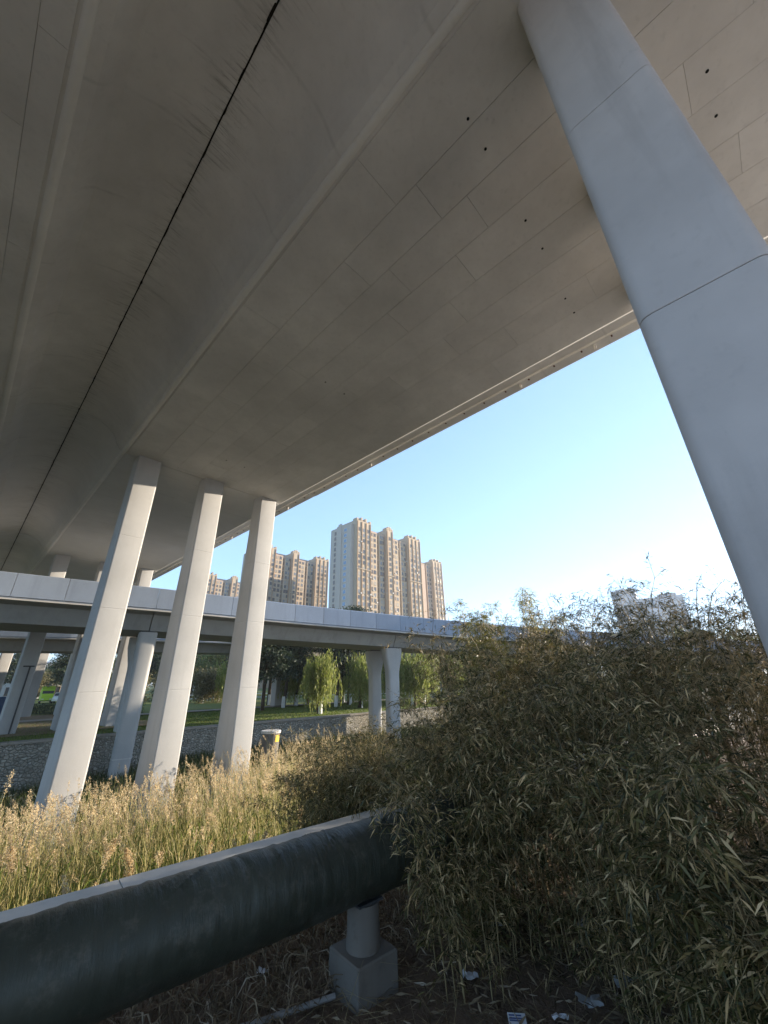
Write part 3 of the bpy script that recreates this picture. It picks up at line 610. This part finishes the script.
# ------------------------------------------------------------------ vehicles on the road at far left
M['lime'] = simple('lime_paint', (.42, .60, .03), .35, .5, .05); M['carwhite'] = simple('car_white', (.72, .72, .68), .3, .5, .04)
M['tyre'] = simple('tyre', (.02, .02, .02), .8, .2, .1); M['lamp'] = simple('lamp_lens', (.7, .68, .6), .2, .6, .02)
def vehicle(name, label, px, D_, rz, mat, box_truck):
    d = ray(px, 700); root = empty(name, (d[0] * D_, d[1] * D_, ZL), rz); tag(root, label, 'truck' if box_truck else 'car')
    def loftx(nm, secs, mt):   # secs: x, half width, z0, z1
        m = MB(); m.loft([[(x, -w, a), (x, w, a), (x, w * .94, b), (x, -w * .94, b)] for x, w, a, b in secs]); return m.build(nm, mt, root)
    if box_truck:
        loftx('cargo_box', [(-2.6, 1.05, .8, 3.0), (.7, 1.05, .8, 3.0)], mat); loftx('cab', [(.8, 1.0, .55, 2.5), (1.7, 1.0, .55, 2.45), (2.2, .96, .55, 1.6), (2.5, .92, .55, 1.4)], mat); loftx('chassis', [(-2.5, .9, .45, .78), (2.3, .9, .45, .54)], M['dgrey'])
        MB().box(2.0, 2.14, -.85, .85, 1.62, 2.2).build('windscreen', M['glass'], root); ax = (-1.6, 1.6); fx = 2.51
    else:
        loftx('body', [(-2.1, .85, .42, 1.0), (-1.9, .9, .35, 1.1), (1.3, .9, .35, 1.1), (2.0, .88, .38, .98), (2.15, .8, .45, .85)], mat); loftx('cabin', [(-2.0, .85, 1.1, 1.35), (-1.75, .82, 1.1, 1.85), (.5, .82, 1.1, 1.85), (1.25, .85, 1.1, 1.2)], mat)
        for s in (-1, 1):
            for x0, x1 in ((-1.6, -.7), (-.6, .35)): MB().box(x0, x1, s * .84 - .015, s * .84 + .015, 1.2, 1.65).build('side_window', M['glass'], root)
        m = MB(); m.loft([[(.62, -.72, 1.72), (.62, .72, 1.72), (.66, .72, 1.74), (.66, -.72, 1.74)], [(1.12, -.74, 1.26), (1.12, .74, 1.26), (1.17, .74, 1.28), (1.17, -.74, 1.28)]]); m.build('windscreen', M['glass'], root); ax = (-1.35, 1.3); fx = 2.13
    for s in (-1, 1):
        for x in ax:
            m = MB(); m.loft([[(x + .36 * math.cos(q), s * .84 + o_, .36 + .36 * math.sin(q)) for q in [2 * math.pi * j / 14 for j in range(14)]] for o_ in (-.11, .11)]); wo = m.build('wheel', M['tyre'], root)
            m = MB(); m.loft([[(x + .2 * math.cos(q), s * .84 + o_, .36 + .2 * math.sin(q)) for q in [2 * math.pi * j / 10 for j in range(10)]] for o_ in (-.12, .12)]); m.build('rim', M['steel'], wo)
        MB().box(fx, fx + .04, s * .6 - .16, s * .6 + .16, .68, .86).build('headlight', M['lamp'], root)
vehicle('delivery_truck', 'lime green box truck parked beside the distant piers', 45.5, 106, R(-49), M['lime'], True)
vehicle('parked_car', 'white car with dark windows to the right of the lime green truck', 59, 104, R(-60), M['carwhite'], False)
M['blue'] = simple('blue_sheet', (.03, .07, .16), .5, .4, .1)
hb = empty('site_hoarding', (*(ray(-14, 695)[:2] * 63), ZL), R(20)); tag(hb, 'dark blue sheet hoarding at the far left edge below the ramps', 'fence')
for k in range(5): MB().box(-3 + k * 1.2, -3 + k * 1.2 + 1.18, 0, .06, 0, 2.0).build('sheet_panel', M['blue'], hb)

# ------------------------------------------------------------------ reeds and grasses
M['stalk'] = foliage('reed_stalk', [(0, (.30, .31, .09)), (.4, (.48, .42, .16)), (1, (.64, .53, .27))], .35)
M['rleaf'] = foliage('reed_leaf', [(0, (.09, .15, .025)), (.45, (.18, .23, .05)), (.7, (.36, .32, .12)), (1, (.56, .46, .23))], .5)
M['plume'] = foliage('reed_plume', [(0, (.50, .37, .20)), (.5, (.68, .53, .32)), (1, (.80, .67, .45))], .5, .8, .1)
def reed_arrays(x, y, z, h, r, plume=None, leafn=4, flakes=64, thick=.0055, pl=1.0):
    n = len(x); p0 = np.stack([x, y, z], 1); ben = np.stack([r.normal(size=n) * .10 - .06, r.normal(size=n) * .10 - .03, np.zeros(n)], 1)
    top = p0 + np.stack([np.zeros(n), np.zeros(n), h], 1) + ben * h[:, None] * 1.6; mid = p0 + np.stack([np.zeros(n), np.zeros(n), h * .6], 1) + ben * h[:, None] * .25
    P = [(*stalks(p0, mid, top, thick, thick * .5, 3), 0)]
    def cur(t_): t_ = t_[:, None]; return (1 - t_) ** 2 * np.repeat(p0, 1, 0)[idx] + 2 * t_ * (1 - t_) * mid[idx] + t_ * t_ * top[idx]
    idx = np.repeat(np.arange(n), leafn); tl = r.uniform(.08, .62, len(idx)); a = r.uniform(0, 6.283, len(idx))
    d = np.stack([np.cos(a), np.sin(a), r.uniform(1.2, 4, len(idx))], 1); P.append((*leaves(cur(tl), d, r.uniform(.25, .55, len(idx)), r.uniform(.012, .024, len(idx)), droop=.35, rng=r), 1))
    has = np.arange(n) if plume is None else np.nonzero(plume)[0]
    idx = np.repeat(has, flakes); tl = r.uniform(.0, 1, len(idx)); ax = unit(top - mid)[idx]; ln = .22 * pl * (h[idx] / 1.8)
    rad = .042 * pl * np.sin(np.pi * np.clip(tl * .9 + .1, 0, 1)); base = top[idx] + ax * (tl * ln - .05)[:, None] + r.normal(size=(len(idx), 3)) * rad[:, None] * .55
    P.append((*leaves(base, ax + r.normal(size=(len(idx), 3)) * .5, r.uniform(.025, .05, len(idx)), r.uniform(.009, .016, len(idx)), droop=.2, rng=r), 2)); return P
r = np.random.default_rng(91); n = 8500
ww = r.uniform(-17, 26, n * 2); nn = np.where(r.random(n * 2) < .93, 8.6 + 12.2 * r.beta(.9, 1.1, n * 2), r.uniform(5, 8.5, n * 2)); xy = ww[:, None] * W + nn[:, None] * N
az = np.degrees(np.arctan2(xy[:, 0], xy[:, 1])); cl = np.sin(xy[:, 0] * 1.3) + np.sin(xy[:, 1] * 1.7 + 2) + np.sin((xy[:, 0] + xy[:, 1]) * .6)
keep = (az > -56) & (az < -5.5 + r.normal(size=n * 2) * 1.5) & (cl > -1.6 + r.normal(size=n * 2) * .5)
for v_ in PV:   # stalks do not grow through the piers
    q = xy - duv(18.6, v_); keep &= ~((abs(q @ V) < .55) & (abs(q @ U) < .5))
xy, nn = xy[keep][:n], nn[keep][:n]; n = len(xy); hh = np.clip(r.normal(1.62, .27, n), .9, 2.3) * np.where(nn < 8.3, .62, 1.08)
v, f, mi = join(reed_arrays(xy[:, 0], xy[:, 1], chan_z(nn, xy @ W) - .05, hh, r, plume=r.random(n) < .55))
me = tri_mesh('reed_bed', v, f, mi); o = add_mesh('reed_bed', me, [M['stalk'], M['rleaf'], M['plume']]); tag(o, 'dense bed of tall tan reeds with fluffy seed heads filling the channel', 'reeds', kind='stuff')
NEAR = [(28, 862, 'leftmost big foreground reed plume by the pale curb'), (97, 850, 'foreground reed whose plump seed head droops sideways over the curb'), (122, 872, 'short foreground reed plume close to the curb'), (148, 858, 'tall pale foreground reed plume left of the thickest one'), (206, 852, 'thick tan foreground reed plume nearest the middle of the curb'), (160, 868, 'slim foreground reed plume beside the curb'), (300, 815, 'reed plume at the right end of the pale curb')]
for k, (px, py, l_) in enumerate(NEAR):
    d = ray(px, py); D_ = (8.5 + .3 * (k % 3)) / float(d[:2] @ N); q = d * D_; zb = float(chan_z(q[:2] @ N, q[:2] @ W)) - .05; rr_ = np.random.default_rng(200 + k)
    P = reed_arrays(np.array([q[0]]), np.array([q[1]]), np.array([zb]), np.array([q[2] - zb]), rr_, leafn=6, flakes=420, thick=.007, pl=1.55)
    root = empty('foreground_reed', (0, 0, 0)); tag(root, l_, 'reed', 'foreground reeds')
    for nm, (v, f, mi), mk in zip(('stalk', 'leaf', 'plume'), P, ('stalk', 'rleaf', 'plume')): add_mesh(nm, tri_mesh(nm, v, f), M[mk], root)
def grass(name, label, w0, w1, n0, n1, cnt, hl, wd, mat, seed, zf):
    r = np.random.default_rng(seed); a, b = r.uniform(w0, w1, cnt), r.uniform(n0, n1, cnt); xy = a[:, None] * W + b[:, None] * N
    p = np.concatenate([xy, (zf(b, a) if callable(zf) else np.full(cnt, zf))[:, None]], 1); d = np.stack([r.normal(size=cnt) * .35, r.normal(size=cnt) * .35, np.ones(cnt)], 1)
    v, f = leaves(p, d, r.uniform(*hl, cnt), wd, droop=.1, rng=r); tag(add_mesh(name, tri_mesh(name, v, f), mat), label, 'grass', kind='stuff')
M['dgrass'] = foliage('channel_grass', [(0, (.045, .07, .02)), (.6, (.08, .11, .03)), (1, (.20, .17, .07))], .35)
M['lgrass'] = foliage('lawn_blades', [(0, (.08, .14, .02)), (.7, (.15, .20, .04)), (1, (.28, .27, .10))], .4)
M['ggrass'] = foliage('green_blades', [(0, (.06, .12, .015)), (.6, (.12, .19, .03)), (.85, (.24, .25, .07)), (1, (.5, .42, .2))], .5)
grass('channel_grass', 'dark green grass between the reeds and the stone wall', -14, 40, 17, 32.8, 60000, (.35, .95), .03, M['dgrass'], 61, lambda b, a: chan_z(b, a) - .03)
grass('lawn_grass', 'short sunlit lawn grass above the stone wall', -6, 48, 33.6, 50, 70000, (.06, .16), .04, M['lgrass'], 62, ZL - .01)
grass('undergrowth', 'green blades low among the reeds', -14, 18, 4.9, 19, 120000, (.4, 1.25), .018, M['ggrass'], 63, lambda b, a: chan_z(b, a) - .03)

# ------------------------------------------------------------------ bamboo thicket and shrubs
M['bleaf'] = foliage('bamboo_leaf', [(0, (.022, .026, .009)), (.3, (.068, .070, .021)), (.55, (.14, .122, .042)), (.76, (.31, .23, .10)), (1, (.72, .53, .29))], .25, .45, .35)
M['bstem'] = simple('bamboo_stem', (.32, .25, .13), .6, .3, .3, 20)
M['sleaf'] = foliage('shrub_leaf', [(0, (.07, .085, .025)), (.5, (.15, .15, .05)), (.8, (.28, .24, .09)), (1, (.42, .33, .16))], .4)
M['oleaf'] = foliage('olive_shrub_leaf', [(0, (.05, .052, .018)), (.45, (.11, .105, .038)), (.75, (.24, .20, .08)), (1, (.55, .43, .22))], .35)
M['yleaf'] = foliage('yellow_green_leaf', [(0, (.10, .12, .02)), (.5, (.20, .20, .04)), (1, (.40, .33, .10))], .45)
def bamboo(name, label, cx, cy, h, spread, culms, seed, zb=ZB, leaf=.066, mat='bleaf', lean=(0, 0), per=14, low=.12, group=None, cat='bamboo', brs=34, arch=1.0, stem=.007, bl=1.0):
    r = np.random.default_rng(seed); root = empty(name, (cx, cy, zb)); tag(root, label, cat, group)
    a = r.uniform(0, 6.283, culms); rad = spread * .45 * np.sqrt(r.random(culms)); hs = h * r.uniform(.62, 1.05, culms)
    p0 = np.stack([rad * np.cos(a), rad * np.sin(a), np.full(culms, -.05)], 1); od = np.stack([np.cos(a), np.sin(a)], 1) * r.uniform(.2, 1, (culms, 1)) * spread * .8 * arch + np.array(lean)
    p2 = p0 + np.concatenate([od, (hs * .92)[:, None]], 1); p1 = p0 + np.concatenate([od * .15, (hs * .85)[:, None]], 1)
    v, f = stalks(p0, p1, p2, stem, stem * .35, 6); add_mesh('culms', tri_mesh('culms', v, f), M['bstem'], root)
    idx = np.repeat(np.arange(culms), brs); k = len(idx); t_ = r.uniform(low, 1.0, k)[:, None]
    b = (1 - t_) ** 2 * p0[idx] + 2 * t_ * (1 - t_) * p1[idx] + t_ * t_ * p2[idx]; q = r.uniform(0, 6.283, k)
    d = unit(np.stack([np.cos(q), np.sin(q), r.uniform(-.5, .75, k)], 1)); ln = bl * r.uniform(.12, .42, k)[:, None] * (h / 2.4) ** .5
    e = b + d * ln + np.array([0, 0, -.05]); v1, f1 = stalks(b, b + d * ln * .6, e, .0030, .0016, 1)
    add_mesh('twigs', tri_mesh('twigs', v1, f1), M['bstem'], root)
    j = np.repeat(np.arange(k), per); tt = r.uniform(.35, 1.0, len(j))[:, None]; base = b[j] + (e - b)[j] * tt + r.normal(size=(len(j), 3)) * .012
    dd = unit(d[j] * .8 + r.normal(size=(len(j), 3)) * .75 + np.array([0, 0, -.35])); L_ = leaf * r.uniform(.55, 1.25, len(j))
    v, f = leaves(base, dd, L_, L_ * r.uniform(.09, .155, len(j)), droop=.18, rng=r); add_mesh('foliage', tri_mesh('foliage', v, f), M[mat], root); return root
G = 'dark bamboo thicket'
LB = 'shaded bamboo clump merging into the dark thicket at right'
BC = [(.95, 4.55, 2.20, 1.0), (1.55, 4.15, 2.35, 1.1), (1.15, 5.2, 2.64, 1.1), (1.9, 4.9, 2.97, 1.2), (2.15, 3.95, 2.60, 1.1), (1.75, 3.3, 2.00, .9), (2.7, 4.7, 3.19, 1.2), (2.6, 5.7, 3.19, 1.2), (1.75, 6.0, 2.86, 1.2), (3.5, 5.0, 3.30, 1.2), (3.5, 6.3, 3.30, 1.3), (3.3, 3.95, 2.70, 1.0), (4.3, 3.9, 2.80, 1.2), (4.4, 6.0, 3.41, 1.3), (5.3, 5.4, 3.41, 1.3), (5.6, 6.8, 3.63, 1.4), (6.6, 5.9, 3.63, 1.4), (6.0, 4.5, 3.20, 1.3), (7.8, 7.9, 3.85, 1.5), (8.2, 6.4, 3.96, 1.5), (9.6, 7.6, 4.18, 1.6)]
for k, (x, y, h, sp_) in enumerate(BC): bamboo('bamboo_clump', LB, x, y, h, sp_, 24 if k < 12 else 18, 300 + k, group=G, lean=(-.12, -.18), brs=46 if k < 12 else 28, low=.03 if k < 7 else .12)
bamboo('bamboo_clump', 'lower right bamboo clump with large tan-tipped leaves nearest the camera', 1.95, 2.55, 1.75, .8, 26, 341, group=G, leaf=.082, low=.03, brs=44)
bamboo('bamboo_clump', 'bamboo at the lower right picture corner', 2.15, 1.75, 1.6, .8, 24, 342, group=G, leaf=.082, low=.03, brs=40)
bamboo('bamboo_clump', 'bamboo arching down over the pipe end', .58, 4.05, 1.6, .9, 26, 343, group=G, low=.12, leaf=.07, lean=(-.25, -.15))
bamboo('low_shrub', 'sunlit brownish shrub spilling over the curb in front of the flared columns', .35, 7.2, 2.25, 1.4, 70, 351, zb=-3.0, leaf=.068, mat='oleaf', cat='shrub', per=13, low=.12, brs=46)
bamboo('low_shrub', 'dry shrub at the right end of the reed bed', -.40, 6.9, 2.5, 1.3, 76, 352, zb=-3.0, leaf=.066, mat='oleaf', cat='shrub', per=13, low=.12, brs=46)
bamboo('low_shrub', 'olive shrub just right of the front flared column base', 1.55, 7.9, 3.0, 1.2, 66, 353, zb=-3.0, leaf=.068, mat='oleaf', cat='shrub', per=13, low=.12, brs=46)
bamboo('low_shrub', 'small tawny shrub at the edge where reeds meet bushes', -.85, 7.4, 2.2, 1.2, 56, 354, zb=-3.0, leaf=.066, mat='oleaf', cat='shrub', per=13, low=.12, brs=46)
bamboo('tall_shrub', 'yellow green shrub with upright leafy shoots against the sky', 1.85, 6.85, 3.55, 1.1, 24, 361, leaf=.075, mat='yleaf', cat='shrub', per=7, low=.3, arch=.3, brs=95, bl=.45)
bamboo('tall_shrub', 'second upright shrub left of the office block', 2.75, 7.2, 3.75, .9, 16, 362, leaf=.075, mat='yleaf', cat='shrub', per=7, low=.3, arch=.3, brs=95, bl=.45)
bamboo('wispy_shrub', 'thin sparsely leaved shrub with bare twigs beside the huge pier', 4.15, 5.75, 3.75, .9, 9, 371, leaf=.06, cat='shrub', per=3, low=.3, brs=60, stem=.014)

# ------------------------------------------------------------------ litter on the bank
r = np.random.default_rng(77); k = 5200; p = np.stack([r.uniform(-1.6, 3.2, k), r.uniform(2.2, 5.0, k), np.full(k, ZB + .025)], 1) + r.normal(size=(k, 3)) * [0, 0, .008]
d = np.stack([r.normal(size=k), r.normal(size=k), r.normal(size=k) * .18 + .1], 1)
M['dry'] = foliage('dry_leaf', [(0, (.10, .075, .05)), (.5, (.19, .14, .09)), (.9, (.30, .23, .15)), (1, (.42, .36, .28))], .1, .8, .1)
v, f = leaves(p, d, r.uniform(.05, .13, k), r.uniform(.008, .018, k), droop=.02, rng=r); tag(add_mesh('leaf_litter', tri_mesh('leaf_litter', v, f), M['dry']), 'dry leaf litter on the shaded dirt', 'litter', kind='stuff')
k = 700; p = np.stack([r.uniform(-1.2, 3, k), r.uniform(2.3, 4.8, k), np.full(k, ZB + .03)], 1); q = r.uniform(0, 6.283, k); e = p + np.stack([np.cos(q), np.sin(q), r.uniform(-.05, .5, k)], 1) * r.uniform(.1, .45, (k, 1))
v, f = stalks(p, (p + e) / 2 + r.normal(size=(k, 3)) * .03 * [1, 1, .3], e, .003, .0015, 2); tag(add_mesh('fallen_twigs', tri_mesh('fallen_twigs', v, f), M['bstem']), 'fallen twigs and dry stems over the dirt', 'twigs', kind='stuff')
k = 2600; p = np.stack([r.uniform(-1.9, 1.2, k), np.zeros(k), np.full(k, ZB)], 1); p[:, :2] = PA + p[:, :1] * W * 1.2 + (r.uniform(.0, 1.0, (k, 1))) * N; d = np.stack([r.normal(size=k) * .6, r.normal(size=k) * .6, np.ones(k)], 1)
v, f = leaves(p, d, r.uniform(.15, .45, k), .009, droop=.5, rng=r); tag(add_mesh('dry_grass', tri_mesh('dry_grass', v, f), M['dry']), 'dry tangled grass under the dark pipe', 'grass', kind='stuff')
M['paper'] = simple('scrap_paper', (.62, .63, .66), .7, .3, .1, 15); M['print'] = simple('blue_print', (.08, .12, .28), .6, .3, .05); M['film'] = simple('grey_film', (.36, .37, .38), .4, .5, .2, 10)
def on_ground(px, py, dz=.03): return at_z(px, py, ZB + dz)
q = on_ground(517, 1019); pc = empty('printed_card', tuple(q), R(8)); tag(pc, 'small white card with blue print lying at the bottom edge', 'card')
pc.rotation_euler = (R(18), 0, R(-6))
MB().box(-.055, .055, -.03, .03, 0, .003).build('sheet', M['paper'], pc)
for a, b, y0 in ((-.048, -.012, .012), (-.006, .03, .012), (-.048, .04, -.004), (-.048, .02, -.016)): MB().box(a, b, y0, y0 + .008, .0032, .0042).build('print_line', M['print'], pc)
for px, py, s, l_ in ((470, 978, .08, 'torn white paper scrap left of the bamboo stems'), (500, 925, .05, 'tiny pale plastic scrap under the bamboo'), (590, 1003, .10, 'pale crumpled film at the bottom under the bamboo'), (630, 985, .13, 'grey crumpled plastic film below the tan-tipped bamboo'), (594, 930, .16, 'grey plastic bag half hidden under the bamboo'), (262, 972, .05, 'white scrap on the dirt below the pipe'), (560, 1018, .06, 'pale stone chip at the bottom edge')):
    q = on_ground(px, py, .02); m = MB(); rg = np.random.default_rng(px); k = 7
    g = [[(q[0] + (i / (k - 1) - .5) * s * 1.6 + rg.normal() * s * .06, q[1] + (j / 3 - .5) * s * .8 + rg.normal() * s * .06, q[2] + abs(rg.normal()) * s * .22) for i in range(k)] for j in range(4)]
    for row in g: m.v += row
    for j in range(3):
        for i in range(k - 1): m.face((j * k + i, j * k + i + 1, (j + 1) * k + i + 1, (j + 1) * k + i))
    o = m.build('plastic_scrap', M['film'] if s > .09 else M['paper']); sm = o.modifiers.new('thick', 'SOLIDIFY'); sm.thickness = .0015; tag(o, l_, 'scrap')

# ------------------------------------------------------------------ thin haze in the air
t = NT('haze_air'); t.t.nodes.remove(t.b); pv = t.n('ShaderNodeVolumePrincipled'); pv.inputs['Color'].default_value = (.90, .95, 1, 1)
pv.inputs['Density'].default_value = .00035; pv.inputs['Anisotropy'].default_value = .35; t.l(pv.outputs[0], t.out.inputs['Volume'])
tag(MB().box(-4300, 4300, -4300, 4300, -7.5, 90).build('haze', t.mat), 'thin pale haze filling the air', 'haze', kind='stuff')
